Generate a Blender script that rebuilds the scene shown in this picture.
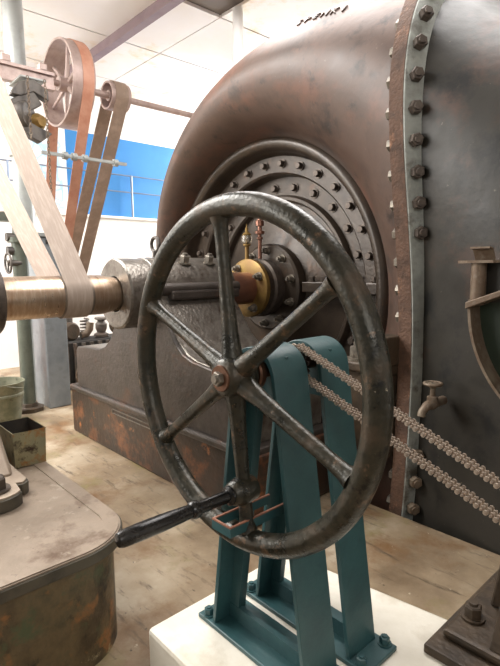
import bpy, bmesh, math, random
from mathutils import Vector, Matrix
random.seed(7)
for o in list(bpy.data.objects): bpy.data.objects.remove(o)
SC = bpy.context.scene
COL = SC.collection
V = Vector
PI = math.pi

# ------------------------------------------------------------------ camera
# world frame: +Y along the turbine shaft (away), +X square to it, Z up
FW = V((-0.7331, 0.6685, -0.1268)).normalized()
UP = V((-0.0867, 0.0931, 0.9919))
RT = FW.cross(UP).normalized(); UP = RT.cross(FW).normalized()
cd = bpy.data.cameras.new('camera'); cam = bpy.data.objects.new('camera', cd); COL.objects.link(cam)
cam.matrix_world = Matrix(((RT.x, UP.x, -FW.x, 0), (RT.y, UP.y, -FW.y, 0), (RT.z, UP.z, -FW.z, 1.42), (0, 0, 0, 1)))
cd.sensor_fit = 'VERTICAL'; cd.sensor_height = 24.0; cd.lens = 24.0 * 501.2 / 666.0
cd.clip_start = 0.05
SC.camera = cam

# ------------------------------------------------------------------ light
w = bpy.data.worlds.new('overcast'); SC.world = w; w.use_nodes = True
w.node_tree.nodes['Background'].inputs[0].default_value = (1.0, 0.97, 0.93, 1)
w.node_tree.nodes['Background'].inputs[1].default_value = 0.17
def area(name, loc, target, sx, sy, power, col):
    l = bpy.data.lights.new(name, 'AREA'); l.shape = 'RECTANGLE'; l.size = sx; l.size_y = sy
    l.energy = power; l.color = col
    o = bpy.data.objects.new(name, l); COL.objects.link(o); o.location = loc
    d = V(target) - V(loc); o.rotation_euler = d.to_track_quat('-Z', 'Y').to_euler()
    return o
area('turbine_top_fill', (-2.3, 3.0, 4.22), (-2.3, 3.0, 0), 3.2, 1.9, 120, (1.0, 0.97, 0.95))  # unseen lamp added overhead to brighten the top of the turbine
area('skylight', (-5.4, -0.3, 4.2), (-5.4, -0.3, 0), 4.0, 2.6, 330, (1.0, 0.98, 0.95))
area('window_daylight', (-6.2, -3.6, 3.0), (-5.0, 3.0, 2.7), 3.6, 2.2, 160, (1.0, 0.97, 0.93))
area('end_window_daylight', (-6.2, 8.0, 3.0), (-5.6, 0.0, 2.6), 2.6, 2.0, 260, (1.0, 0.98, 0.96))
area('aisle_fill_light', (2.9, -1.4, 3.5), (-2.0, 2.0, 1.4), 2.6, 1.4, 38, (1.0, 0.97, 0.93))  # added fill from the front for the frames and wheel
SC.view_settings.view_transform = 'Standard'; SC.view_settings.look = 'None'
SC.view_settings.gamma = 1.0; SC.view_settings.use_curve_mapping = False
SC.view_settings.exposure = 0.82

# ------------------------------------------------------------------ materials
def srgb(c):
    return tuple(((x / 255) / 12.92 if x / 255 <= .04045 else ((x / 255 + .055) / 1.055) ** 2.4) for x in c) + (1,)
def mat(name, c1, c2=None, c3=None, rough=.6, metal=0., scale=3., bump=0., bscale=40., spec=.5, rough2=None, stretch=(1, 1, 1), pos=(.35, .55, .75), detail=8, stains=()):
    m = bpy.data.materials.new(name); m.use_nodes = True
    nt = m.node_tree; b = nt.nodes['Principled BSDF']
    b.inputs['Roughness'].default_value = rough; b.inputs['Metallic'].default_value = metal
    b.inputs['Specular IOR Level'].default_value = spec
    b.inputs['Base Color'].default_value = srgb(c1)
    tc = nt.nodes.new('ShaderNodeTexCoord'); mp = nt.nodes.new('ShaderNodeMapping')
    mp.inputs['Scale'].default_value = stretch
    nt.links.new(tc.outputs['Object'], mp.inputs[0])
    if c2:
        n = nt.nodes.new('ShaderNodeTexNoise'); n.inputs['Scale'].default_value = scale; n.inputs['Detail'].default_value = detail
        n.inputs['Roughness'].default_value = .62
        nt.links.new(mp.outputs[0], n.inputs['Vector'])
        r = nt.nodes.new('ShaderNodeValToRGB'); e = r.color_ramp.elements
        e[0].position = pos[0]; e[0].color = srgb(c1); e[1].position = pos[1]; e[1].color = srgb(c2)
        if c3: x = e.new(pos[2]); x.color = srgb(c3)
        nt.links.new(n.outputs['Fac'], r.inputs[0]); src = r.outputs[0]
        for k, (sc_, ssc, lo, hi, st) in enumerate(stains):
            mp2 = nt.nodes.new('ShaderNodeMapping'); mp2.inputs['Scale'].default_value = st; mp2.inputs['Location'].default_value = (k * 3.7 + 1.3, k * 1.9, .4)
            nt.links.new(tc.outputs['Object'], mp2.inputs[0])
            sn = nt.nodes.new('ShaderNodeTexNoise'); sn.inputs['Scale'].default_value = ssc; sn.inputs['Detail'].default_value = 9; sn.inputs['Roughness'].default_value = .68
            nt.links.new(mp2.outputs[0], sn.inputs['Vector'])
            sm = nt.nodes.new('ShaderNodeMapRange'); sm.inputs[1].default_value = lo; sm.inputs[2].default_value = hi
            nt.links.new(sn.outputs['Fac'], sm.inputs[0])
            mxn = nt.nodes.new('ShaderNodeMix'); mxn.data_type = 'RGBA'; mxn.inputs[7].default_value = srgb(sc_)
            nt.links.new(sm.outputs[0], mxn.inputs[0]); nt.links.new(src, mxn.inputs[6]); src = mxn.outputs[2]
        nt.links.new(src, b.inputs['Base Color'])
        if rough2 is not None:
            mr = nt.nodes.new('ShaderNodeMapRange'); mr.inputs[1].default_value = .35; mr.inputs[2].default_value = .65
            mr.inputs[3].default_value = rough; mr.inputs[4].default_value = rough2
            nt.links.new(n.outputs['Fac'], mr.inputs[0]); nt.links.new(mr.outputs[0], b.inputs['Roughness'])
    if bump:
        n2 = nt.nodes.new('ShaderNodeTexNoise'); n2.inputs['Scale'].default_value = bscale; n2.inputs['Detail'].default_value = 4
        nt.links.new(mp.outputs[0], n2.inputs['Vector'])
        bp = nt.nodes.new('ShaderNodeBump'); bp.inputs['Strength'].default_value = bump; bp.inputs['Distance'].default_value = .01
        nt.links.new(n2.outputs['Fac'], bp.inputs['Height']); nt.links.new(bp.outputs[0], b.inputs['Normal'])
    return m
M = {}
M['case'] = mat('casing_paint', (74, 59, 51), (90, 71, 61), (62, 52, 47), rough=.36, metal=.1, scale=2.6, bump=.15, bscale=18, rough2=.52, stains=(((108, 76, 62), 2.4, .52, .66, (1, 1, 1)), ((52, 44, 40), 5., .55, .68, (1, 1, 1)), ((120, 106, 96), 24., .66, .74, (1, 1, 1))))
M['case_dark'] = mat('inlet_paint', (36, 34, 30), (46, 43, 37), (41, 37, 32), rough=.36, metal=.1, scale=2.2, bump=.22, bscale=12, rough2=.55, stains=(((74, 50, 38), 2.4, .54, .72, (1, 1, 1)), ((22, 22, 20), 4., .53, .66, (1, 1, 1)), ((112, 104, 90), 26., .66, .73, (1, 1, 1))))
M['cover'] = mat('cover_paint', (50, 43, 37), (68, 58, 49), (42, 37, 33), rough=.32, metal=.25, scale=4, bump=.2, bscale=40, stains=(((92, 68, 50), 5., .58, .72, (1, 1, 1)),))
M['rust'] = mat('rust', (72, 52, 40), (98, 72, 56), (58, 48, 42), rough=.75, scale=9, bump=.6, bscale=60, stains=(((140, 100, 74), 16., .58, .7, (1, 1, .6)),))
M['rustdark'] = mat('dark_rust', (58, 49, 40), (82, 68, 53), (46, 40, 35), rough=.5, metal=.2, scale=7, bump=.4, bscale=45)
M['galv'] = mat('worn_flange_face', (138, 140, 134), (168, 172, 166), (100, 96, 88), rough=.45, metal=.15, scale=6, bump=.3, bscale=50, stains=(((86, 80, 70), 4., .56, .68, (1, 1, 1)),))
M['nut'] = mat('nut_metal', (98, 92, 84), (128, 120, 108), (72, 60, 50), rough=.45, metal=.5, scale=20)
M['nutdark'] = mat('dark_nut', (66, 58, 52), (92, 82, 74), rough=.45, metal=.5, scale=20)
M['wheel'] = mat('hand_wheel_paint', (38, 37, 30), (54, 51, 41), (70, 59, 46), rough=.24, metal=.35, scale=14, bump=.22, bscale=70, rough2=.45, pos=(.38, .52, .66), stains=(((100, 80, 62), 22., .58, .66, (1, 1, 1)), ((26, 25, 21), 18., .58, .66, (1, 1, 1)), ((170, 160, 142), 55., .68, .73, (1, 1, 1))))
M['black'] = mat('black_enamel', (22, 22, 22), (40, 38, 36), rough=.16, metal=.3, scale=18, rough2=.3)
M['steel'] = mat('polished_steel', (150, 146, 138), (120, 112, 100), rough=.25, metal=.9, scale=14)
M['shaft'] = mat('oiled_shaft_steel', (196, 176, 156), (172, 148, 126), (214, 200, 184), rough=.26, metal=.85, scale=5, stretch=(1, 6, 1), rough2=.38, stains=(((138, 98, 64), 3., .58, .76, (1, 5, 1)),))
M['shaftband'] = mat('shaded_belt_band', (110, 100, 92), (136, 124, 112), rough=.4, metal=.7, scale=6)  # grey-brown tone carries the shade on the belt wrap
M['stub'] = mat('gland_shaft', (124, 86, 72), (146, 104, 86), rough=.3, metal=.6, scale=6)
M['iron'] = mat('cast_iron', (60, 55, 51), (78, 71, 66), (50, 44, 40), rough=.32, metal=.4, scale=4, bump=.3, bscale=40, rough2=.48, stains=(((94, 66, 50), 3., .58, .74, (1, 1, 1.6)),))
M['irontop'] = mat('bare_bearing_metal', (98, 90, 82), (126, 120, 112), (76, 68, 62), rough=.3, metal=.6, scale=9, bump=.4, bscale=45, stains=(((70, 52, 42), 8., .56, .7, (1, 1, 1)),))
M['pedlow'] = mat('rusted_pedestal_base', (40, 33, 28), (54, 40, 31), (70, 46, 32), rough=.38, scale=3.2, bump=.35, bscale=24, pos=(.34, .54, .72), stains=(((124, 76, 46), 3.4, .50, .66, (1, 1, 1.2)), ((166, 104, 58), 7., .60, .70, (1, 1, 1)), ((26, 23, 21), 5., .56, .7, (1, 1, .5))))
M['brass'] = mat('brass', (150, 124, 66), (126, 98, 54), (110, 78, 48), rough=.45, metal=.5, scale=5)
M['copper'] = mat('copper_bush', (84, 60, 47), (104, 74, 57), rough=.4, metal=.7, scale=12)
M['teal'] = mat('teal_paint', (40, 70, 73), (47, 80, 82), rough=.38, scale=9, bump=.08, bscale=70)
M['tealedge'] = mat('teal_primer_edge', (168, 116, 92), (140, 96, 78), rough=.5, metal=.3, scale=25)
M['plinth'] = mat('cream_paint', (212, 205, 189), (222, 216, 202), (196, 186, 166), rough=.6, scale=5, bump=.2, bscale=40, stains=(((142, 124, 98), 3., .62, .8, (1, 1, 1)),))
M['concrete'] = mat('floor_concrete', (100, 83, 64), (142, 124, 100), (176, 163, 142), rough=.33, scale=1.5, bump=.15, bscale=35, rough2=.55, detail=14, pos=(.32, .5, .68), stains=(((112, 82, 52), 2.4, .50, .68, (1, 1, 1)), ((122, 112, 70), 1.9, .54, .68, (1, 1, 1)), ((84, 70, 55), 8., .56, .70, (.5, 2.2, 1)), ((58, 48, 38), 34., .64, .72, (1, 1, 1)), ((196, 184, 162), 26., .66, .74, (1, 1, 1))))
M['stone'] = mat('stained_stone', (72, 60, 43), (104, 88, 62), (60, 62, 46), rough=.42, scale=8, bump=1.0, bscale=13, detail=14, stains=(((140, 96, 56), 6., .54, .62, (1, 1, 1)), ((36, 32, 26), 8., .53, .62, (1, 1, .6)), ((160, 148, 116), 11., .63, .70, (1, 1, 1)), ((78, 86, 60), 5., .56, .64, (1, 1, 1))))
M['bedplate'] = mat('oily_bed_plate', (130, 116, 101), (148, 133, 117), (116, 103, 90), rough=.36, metal=.25, scale=3, bump=.1, bscale=50, rough2=.5, stains=(((96, 76, 60), 4., .54, .68, (1, 1, 1)), ((168, 156, 140), 9., .60, .70, (1, 1, 1)), ((84, 72, 60), 30., .64, .72, (1, 1, 1))))
M['bededge'] = mat('bed_plate_edge', (66, 62, 54), (88, 82, 70), rough=.5, metal=.3, scale=8)
M['bracket'] = mat('dusty_bracket', (172, 156, 138), (148, 132, 116), rough=.5, metal=.2, scale=5)
M['greypaint'] = mat('grey_post_paint', (140, 143, 140), (158, 161, 158), rough=.45, metal=.2, scale=5)
M['greenpipe'] = mat('grey_green_pipe', (84, 90, 80), (104, 109, 98), rough=.42, metal=.3, scale=6)
M['column'] = mat('blue_grey_column', (116, 122, 126), (138, 144, 148), (98, 98, 96), rough=.45, metal=.2, scale=3)
M['bucket'] = mat('weathered_zinc', (96, 98, 80), (122, 121, 101), (72, 64, 48), rough=.6, metal=.3, scale=7, bump=.2, stains=(((60, 52, 38), 9., .56, .66, (1, 1, 1)),))
M['tin'] = mat('rusty_tin', (134, 132, 106), (148, 140, 108), (120, 108, 78), rough=.45, metal=.3, scale=8, bump=.2, stains=(((150, 98, 44), 9., .50, .62, (1, 1, 1)), ((60, 44, 30), 12., .56, .66, (1, 1, 1))))
M['tindark'] = mat('tin_inside', (58, 48, 38), (40, 36, 30), rough=.7, scale=9)
M['belt'] = mat('pale_canvas_belt', (172, 156, 143), (156, 140, 127), rough=.75, scale=8, stretch=(1, 8, 1))
M['belt2'] = mat('leather_belt', (176, 120, 96), (190, 140, 116), (156, 104, 84), rough=.55, scale=6)
M['belt3'] = mat('grey_brown_belt', (156, 134, 118), (136, 116, 100), rough=.65, scale=7)
M['pulley'] = mat('pulley_iron', (150, 128, 122), (176, 156, 148), (128, 108, 104), rough=.45, metal=.3, scale=5)
M['hoist'] = mat('dark_hoist', (66, 62, 60), (92, 86, 80), rough=.5, metal=.4, scale=8)
M['white'] = mat('white_paint', (238, 236, 232), (228, 226, 222), rough=.75, scale=3)
M['ceil'] = mat('ceiling_paint', (232, 228, 226), (228, 222, 214), rough=.8, scale=1.2, pos=(.4, .7, .8), stains=(((214, 188, 140), .9, .58, .72, (1, 1, 1)),))
M['gap'] = mat('joint_shadow', (120, 112, 106), rough=.9)
M['blue'] = mat('blue_paint', (42, 118, 182), (48, 126, 190), rough=.6, scale=2)
M['beam'] = mat('mauve_beam', (128, 110, 116), (140, 122, 126), rough=.6, scale=3)
M['wire'] = mat('rail_steel', (120, 132, 150), rough=.4, metal=.4)
M['orange'] = mat('orange_paint', (196, 92, 52), (176, 80, 46), rough=.5, scale=6)
M['rubber'] = mat('dark_rubber', (38, 36, 34), (52, 48, 44), rough=.7, scale=9)
M['chain'] = mat('chain_steel', (196, 182, 166), (156, 140, 126), rough=.35, metal=.4, scale=60)
M['chaindark'] = mat('chain_grease', (54, 44, 40), rough=.5, metal=.4)
M['scrap'] = mat('scrap_iron', (78, 72, 66), (112, 104, 96), (98, 70, 54), rough=.6, metal=.3, scale=9)
M['port'] = mat('dark_green_paint', (30, 42, 34), (42, 54, 42), rough=.4, scale=4)
M['dust'] = mat('dusty_metal', (124, 112, 96), (98, 80, 64), (146, 136, 122), rough=.55, metal=.3, scale=9)
M['canister'] = mat('green_canister', (46, 62, 56), (58, 76, 68), rough=.45, scale=5)
M['glass'] = mat('oil_cup_glass', (226, 220, 206), rough=.08)
M['glass'].node_tree.nodes['Principled BSDF'].inputs['Transmission Weight'].default_value = .85
# printed poster: pale blue sketch lines on white
pm = bpy.data.materials.new('poster_print'); pm.use_nodes = True; nt = pm.node_tree; b = nt.nodes['Principled BSDF']
tc = nt.nodes.new('ShaderNodeTexCoord'); vz = nt.nodes.new('ShaderNodeTexVoronoi'); vz.feature = 'DISTANCE_TO_EDGE'; vz.inputs['Scale'].default_value = 7
nz = nt.nodes.new('ShaderNodeTexNoise'); nz.inputs['Scale'].default_value = 3.2
mx = nt.nodes.new('ShaderNodeMath'); mx.operation = 'MULTIPLY'
r = nt.nodes.new('ShaderNodeValToRGB'); r.color_ramp.elements[0].position = .02; r.color_ramp.elements[0].color = srgb((170, 204, 230)); r.color_ramp.elements[1].position = .09; r.color_ramp.elements[1].color = srgb((236, 240, 244))
nt.links.new(tc.outputs['Object'], vz.inputs['Vector']); nt.links.new(tc.outputs['Object'], nz.inputs['Vector'])
nt.links.new(vz.outputs['Distance'], mx.inputs[0]); nt.links.new(nz.outputs['Fac'], mx.inputs[1]); nt.links.new(mx.outputs[0], r.inputs[0]); nt.links.new(r.outputs[0], b.inputs['Base Color'])
M['poster'] = pm

# ------------------------------------------------------------------ mesh helpers
def frame(d):
    d = V(d).normalized()
    a = V((0, 0, 1)) if abs(d.z) < .9 else V((1, 0, 0))
    x = a.cross(d).normalized(); y = d.cross(x).normalized()
    return x, y, d
class MB:
    def __init__(self): self.v = []; self.f = []
    def add(self, vs, fs):
        o = len(self.v); self.v += [tuple(p) for p in vs]; self.f += [tuple(i + o for i in f) for f in fs]; return self
    def box(self, a, b, M4=None):
        (x0, y0, z0), (x1, y1, z1) = a, b
        vs = [V(p) for p in [(x0, y0, z0), (x1, y0, z0), (x1, y1, z0), (x0, y1, z0), (x0, y0, z1), (x1, y0, z1), (x1, y1, z1), (x0, y1, z1)]]
        if M4 is not None: vs = [M4 @ p for p in vs]
        return self.add(vs, [(0, 3, 2, 1), (4, 5, 6, 7), (0, 1, 5, 4), (1, 2, 6, 5), (2, 3, 7, 6), (3, 0, 4, 7)])
    def lathe(self, prof, o, d, n=24, closed=False):
        x, y, dd = frame(d); o = V(o); vs = []; fs = []
        for (r, h) in prof:
            for k in range(n):
                t = 2 * PI * k / n; vs.append(o + dd * h + (x * math.cos(t) + y * math.sin(t)) * max(r, 1e-5))
        m = len(prof)
        for i in range(m if closed else m - 1):
            j = (i + 1) % m
            for k in range(n):
                k2 = (k + 1) % n; fs.append((i * n + k, i * n + k2, j * n + k2, j * n + k))
        return self.add(vs, fs)
    def cyl(self, a, b, r, n=16, r2=None):
        a = V(a); b = V(b); L = (b - a).length; r2 = r if r2 is None else r2
        return self.lathe([(0, 0), (r, 0), (r2, L), (0, L)], a, b - a, n)
    def tube(self, pts, rad, n=10, closed=False):
        pts = [V(p) for p in pts]; m = len(pts); rr = rad if isinstance(rad, (list, tuple)) else [rad] * m
        prev = None; vs = []; fs = []
        for i, p in enumerate(pts):
            if closed: t = (pts[(i + 1) % m] - pts[i - 1]).normalized()
            else: t = (pts[min(i + 1, m - 1)] - pts[max(i - 1, 0)]).normalized()
            if prev is None: x = frame(t)[0]
            else:
                x = (prev - t * prev.dot(t)).normalized()
            prev = x; y = t.cross(x)
            for k in range(n):
                a = 2 * PI * k / n; vs.append(p + (x * math.cos(a) + y * math.sin(a)) * rr[i])
        for i in range(m if closed else m - 1):
            j = (i + 1) % m
            for k in range(n):
                k2 = (k + 1) % n; fs.append((i * n + k, i * n + k2, j * n + k2, j * n + k))
        if not closed:
            fs.append(tuple(range(n - 1, -1, -1))); fs.append(tuple((m - 1) * n + k for k in range(n)))
        return self.add(vs, fs)
    def prism(self, poly, to3, h0, h1):            # polygon (a,b) swept between h0 and h1; to3(a,b,h) -> point
        n = len(poly); vs = [to3(a, b, h0) for a, b in poly] + [to3(a, b, h1) for a, b in poly]
        fs = [tuple(range(n)), tuple(range(2 * n - 1, n - 1, -1))] + [(i, i + n, (i + 1) % n + n, (i + 1) % n) for i in range(n)]
        return self.add(vs, fs)
    def ribbon(self, outer, inner, to3, h0, h1, closed=False):   # band between two matching outlines
        n = len(outer); vs = []
        for h in (h0, h1):
            vs += [to3(a, b, h) for a, b in outer]; vs += [to3(a, b, h) for a, b in inner]
        fs = []
        for i in range(n if closed else n - 1):
            j = (i + 1) % n
            O0, O1, I0, I1 = i, j, n + i, n + j
            fs += [(O0, O1, I1, I0), (2 * n + O0, 2 * n + I0, 2 * n + I1, 2 * n + O1), (O0, 2 * n + O0, 2 * n + O1, O1), (I0, I1, 2 * n + I1, 2 * n + I0)]
        if not closed:
            fs += [(0, n, 3 * n, 2 * n), (n - 1, 3 * n - 1, 4 * n - 1, 2 * n - 1)]
        return self.add(vs, fs)
    def mesh(self, name, mats, smooth=35, origin=(0, 0, 0)):
        me = bpy.data.meshes.new(name)
        o = V(origin); me.from_pydata([V(p) - o for p in self.v], [], self.f)
        bm = bmesh.new(); bm.from_mesh(me)
        bmesh.ops.remove_doubles(bm, verts=bm.verts, dist=1e-5)
        bmesh.ops.dissolve_degenerate(bm, edges=bm.edges, dist=1e-6)
        bmesh.ops.recalc_face_normals(bm, faces=bm.faces)
        for f in bm.faces: f.smooth = bool(smooth)
        if smooth:
            for e in bm.edges:
                if len(e.link_faces) == 2 and e.calc_face_angle(0) > math.radians(smooth): e.smooth = False
        bm.to_mesh(me); bm.free()
        me.materials.append(M[mats]); return me
def link(name, me, loc=(0, 0, 0), parent=None, rot=None):
    o = bpy.data.objects.new(name, me); COL.objects.link(o); o.location = loc
    if rot is not None: o.rotation_euler = rot
    if parent is not None: o.parent = parent
    return o
def tag(o, label, cat=None, group=None, kind=None):
    if label: o['label'] = label
    if cat: o['category'] = cat
    if group: o['group'] = group
    if kind: o['kind'] = kind
    return o
def thing(name, label, cat, loc, group=None, kind=None):
    o = bpy.data.objects.new(name, None); COL.objects.link(o); o.location = loc; o.empty_display_size = .1
    return tag(o, label, cat, group, kind)
def wloc(o):
    p = V(o.location)
    while o.parent: o = o.parent; p += V(o.location)
    return p
def part(name, mb, m, parent, smooth=35, bevel=0, label=None):
    """mesh given in world coordinates, stored relative to its parent"""
    o = link(name, mb.mesh(name, m, smooth, wloc(parent)), (0, 0, 0), parent)
    if bevel: bev(o, bevel)
    if label: o['label'] = label
    return o
def solo(name, mb, m, base, label, cat, group=None, smooth=35, bevel=0, kind=None):
    o = link(name, mb.mesh(name, m, smooth, base), base)
    if bevel: bev(o, bevel)
    return tag(o, label, cat, group, kind)
def inst(name, me, p, parent, rot=None):
    """shared mesh placed at a world point under a parent (parents are never rotated)"""
    return link(name, me, V(p) - wloc(parent), parent, rot)
def bev(o, wd, seg=2):
    m = o.modifiers.new('bevel', 'BEVEL'); m.width = wd; m.segments = seg; m.limit_method = 'ANGLE'; m.angle_limit = math.radians(40)
def rot_to(d, spin=0.):
    q = V(d).to_track_quat('Z', 'Y'); return (q @ Matrix.Rotation(spin, 3, 'Z').to_quaternion()).to_euler()
def hexbolt(name, r, h, m, washer=True, stud=.0):
    mb = MB(); z = 0
    if washer: mb.cyl((0, 0, 0), (0, 0, h * .22), r * 1.35, 16); z = h * .22
    mb.lathe([(0, 0), (r, 0), (r, h * .86), (r * .86, h), (0, h)], (0, 0, z), (0, 0, 1), 6)
    if stud: mb.cyl((0, 0, z + h), (0, 0, z + h + stud), r * .55, 10, r * .5)
    return mb.mesh(name, m, 30)
XZ = lambda y: None
toXZ = lambda a, b, h: V((a, h, b))       # outline in x,z swept along y
toXY = lambda a, b, h: V((a, b, h))
toYZ = lambda a, b, h: V((h, a, b))
def arc(cx, cy, r, a0, a1, n):
    return [(cx + r * math.cos(math.radians(a0 + (a1 - a0) * i / n)), cy + r * math.sin(math.radians(a0 + (a1 - a0) * i / n))) for i in range(n + 1)]
def offset(poly, d):                       # open polyline offset to its left by d
    out = []
    for i in range(len(poly)):
        a = V(poly[max(i - 1, 0)]); c = V(poly[min(i + 1, len(poly) - 1)]); t = (c - a).normalized()
        out.append((poly[i][0] - t.y * d, poly[i][1] + t.x * d))
    return out

SX, SZ = -3.10, 1.262          # shaft axis
Zf = 0.0

# ================================================================== SETTING
fl = thing('floor', 'beige stained concrete floor with an open turbine pit', None, (-3, 1, 0), kind='structure')
part('slab', MB().box((-9.5, -5, -.25), (3.5, 2.47, 0)), 'concrete', fl, 0)
part('slab', MB().box((-9.5, 2.47, -.25), (-4.75, 8.5, 0)), 'concrete', fl, 0)
part('slab', MB().box((-4.75, 4.3, -.25), (3.5, 8.5, 0)), 'concrete', fl, 0)
part('pit_lining', MB().box((-4.75, 2.47, -1.4), (3.5, 4.3, -1.3)).box((-4.75, 2.42, -1.4), (3.5, 2.47, -.25)).box((-4.75, 4.3, -1.4), (3.5, 4.35, -.25)), 'rustdark', fl, 0)
ce = thing('ceiling', 'white panelled ceiling with ochre damp stains', None, (-3, 3, 4.3), kind='structure')
part('backing', MB().box((-9.5, -5, 4.34), (3.5, 8.5, 4.42)), 'gap', ce, 0)
x = -8.65
while x < 3.2:
    for (y0, y1) in ((-1.55, 1.2), (1.2, 3.95), (3.95, 8.5)):
        if (y0 < 1 and -7.5 < x < -3.3) or (1 < y0 < 2 and -4.9 < x < -.4): continue
        part('panel', MB().box((x + .012, y0 + .008, 4.30), (x + 1.277, y1 - .008, 4.335)), 'ceil', ce, 0)
    x += 1.289
wl = thing('wall_left', 'white rendered lower wall with a bright blue upper band', None, (-8, 3, 0), kind='structure')
part('lower_wall', MB().box((-8.2, -5, 0), (-7.8, 8.5, 2.27)), 'white', wl, 0)
part('ledge', MB().box((-8.0, -5, 2.27), (-7.74, 8.5, 2.31)), 'white', wl, 0, .008)
part('blue_band', MB().box((-8.2, 3.36, 2.31), (-7.9, 8.5, 3.60)), 'blue', wl, 0)
part('pale_band', MB().box((-8.2, -5, 2.31), (-7.9, 3.36, 3.60)), 'white', wl, 0)
part('upper_wall', MB().box((-8.2, -5, 3.60), (-7.9, 8.5, 4.34)), 'white', wl, 0)
wb = tag(link('wall_back', MB().box((-8.2, 8.3, 0), (3.5, 8.6, 4.34)).mesh('wall_back', 'white', 0)), 'white end wall behind the turbine', kind='structure')
wr = tag(link('wall_right', MB().box((3.3, 1.0, 0), (3.6, 8.6, 4.34)).mesh('wall_right', 'white', 0)), 'white side wall beyond the inlet', kind='structure')
tag(link('trim_1', MB().box((-7.9, 3.20, 4.19), (3.3, 3.30, 4.30)).mesh('trim_1', 'beam', 0)), 'mauve ceiling beam running across above the pulleys', kind='structure')
tag(link('trim_2', MB().cyl((-4.5, 3.97, -.0), (-4.5, 3.97, 4.30), .06, 20).mesh('trim_2', 'white')), 'white roof post behind the turbine', kind='structure')

# railing on the ledge
rl = thing('gallery_railing', 'thin steel railing in front of the blue wall band', 'railing', (-7.78, 4.5, 2.31))
for z in (2.99, 2.72):
    part('rail', MB().cyl((-7.78, -.5, z), (-7.78, 8.2, z), .011, 8), 'wire', rl)
for y in (.5, 2.45, 4.42, 6.4):
    part('post', MB().cyl((-7.78, y, 2.31), (-7.78, y, 3.0), .018, 8), 'wire', rl)
solo('wall_poster', MB().box((-7.9, 2.62, 2.36), (-7.885, 3.28, 3.46)), 'poster', (-7.9, 2.95, 2.36), 'pale blue and white printed poster on the wall behind the grey post', 'poster', smooth=0)

# ================================================================== TURBINE
YM, RIN, XJ = 3.17, 1.18, -1.45
def sec(ph):
    t = min(max((PI - ph) / (PI / 2), 0.), 2.4)
    return .132 + .145 * t + .061 * t ** 4, .374 + .261 * t - .042 * t * t
def case_pt(ph, ps, off=0.):
    a, b = sec(ph); R = RIN + a + (a + off) * math.cos(ps); Y = YM + (b + off) * math.sin(ps)
    return V((SX + R * math.cos(ph), Y, SZ + R * math.sin(ph)))
tb = thing('turbine_casing', 'huge dark cast-iron spiral turbine casing with bolted flanges', 'turbine', (SX, 3.2, 0))
NP, NS = 150, 56
vs = []; fs = []
for i in range(NP + 1):
    ph = math.radians(-75 + 335 * i / NP)
    for k in range(NS): vs.append(case_pt(ph, 2 * PI * k / NS))
for i in range(NP):
    for k in range(NS):
        k2 = (k + 1) % NS; fs.append((i * NS + k, i * NS + k2, (i + 1) * NS + k2, (i + 1) * NS + k))
def cut_case(name, m, planes):
    bm = bmesh.new()
    def drop(p):       # the crown of the inlet section falls away from the joint
        if m != 'case_dark' or p.z < SZ or p.x < XJ: return p
        return V((p.x, p.y, SZ + (p.z - SZ) * (1 - .095 * min(1., (p.x - XJ) / .3))))
    bv = [bm.verts.new(drop(p) - V((SX, 3.2, 0))) for p in vs]
    for f in fs: bm.faces.new([bv[i] for i in f])
    for co, no in planes:
        bmesh.ops.bisect_plane(bm, geom=bm.verts[:] + bm.edges[:] + bm.faces[:], plane_co=V(co) - V((SX, 3.2, 0)), plane_no=no, clear_outer=True)
    bmesh.ops.recalc_face_normals(bm, faces=bm.faces)
    for f in bm.faces: f.smooth = True
    me = bpy.data.meshes.new(name); bm.to_mesh(me); bm.free(); me.materials.append(M[m])
    return link(name, me, (0, 0, 0), tb)
cut_case('scroll_case', 'case', [((XJ, 0, 0), (1, 0, 0)), ((0, 0, -1.2), (0, 0, -1))])
cut_case('inlet_section', 'case_dark', [((XJ, 0, 0), (-1, 0, 0)), ((0, 0, -1.2), (0, 0, -1)), ((.5, 0, 0), (1, 0, 0))])['label'] = 'dark green-brown inlet section right of the bolted joint'
part('end_cap', MB().cyl((.48, 3.17, 1.3), (.56, 3.17, 1.3), .74, 32), 'case_dark', tb)
# joint flange: outline of the casing section at x = XJ
def sect_front(z):
    dx, dz = XJ - SX, z - SZ; R = math.hypot(dx, dz); a, b = sec(math.atan2(dz, dx)); t = (R - RIN - a) / a
    return None if abs(t) >= 1 else (YM - b * math.sqrt(1 - t * t))
ztop = 3.4
while sect_front(ztop) is None: ztop -= .002
outl = [(sect_front(z), z) for z in [-.6 + (ztop + .6) * (1 - (1 - i / 60) ** 2.2) for i in range(61)]]
outl = [p for p in outl if p[0] is not None]
outl += [(YM + .02, ztop)] + [(2 * YM - p[0], p[1]) for p in reversed(outl)]
# even resampling
def resample(pl, step):
    out = [pl[0]]; acc = 0
    for a, b in zip(pl, pl[1:]):
        a = V(a); b = V(b); L = (b - a).length; s = step - acc
        while s <= L and L > 0:
            q = a + (b - a) * (s / L); out.append((q.x, q.y)); s += step
        acc = (acc + L) % step if L > 0 else acc
    return out
outl = resample(outl, .06)
def smooth_pl(pl, k=3):
    for _ in range(k):
        pl = [pl[0]] + [((pl[i - 1][0] + 2 * pl[i][0] + pl[i + 1][0]) / 4, (pl[i - 1][1] + 2 * pl[i][1] + pl[i + 1][1]) / 4) for i in range(1, len(pl) - 1)] + [pl[-1]]
    return pl
outl = smooth_pl(outl)
fo, fi = offset(outl, .085), offset(outl, -.06)
fa = part('joint_flange', MB().ribbon(fo, fi, toYZ, XJ - .085, XJ - .004), 'rust', tb, 40, label='rusty brown flange of the scroll half')
fb_mb = MB(); A0, A1, A2 = offset(outl, .082), offset(outl, .004), fi; nn = len(outl)
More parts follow.
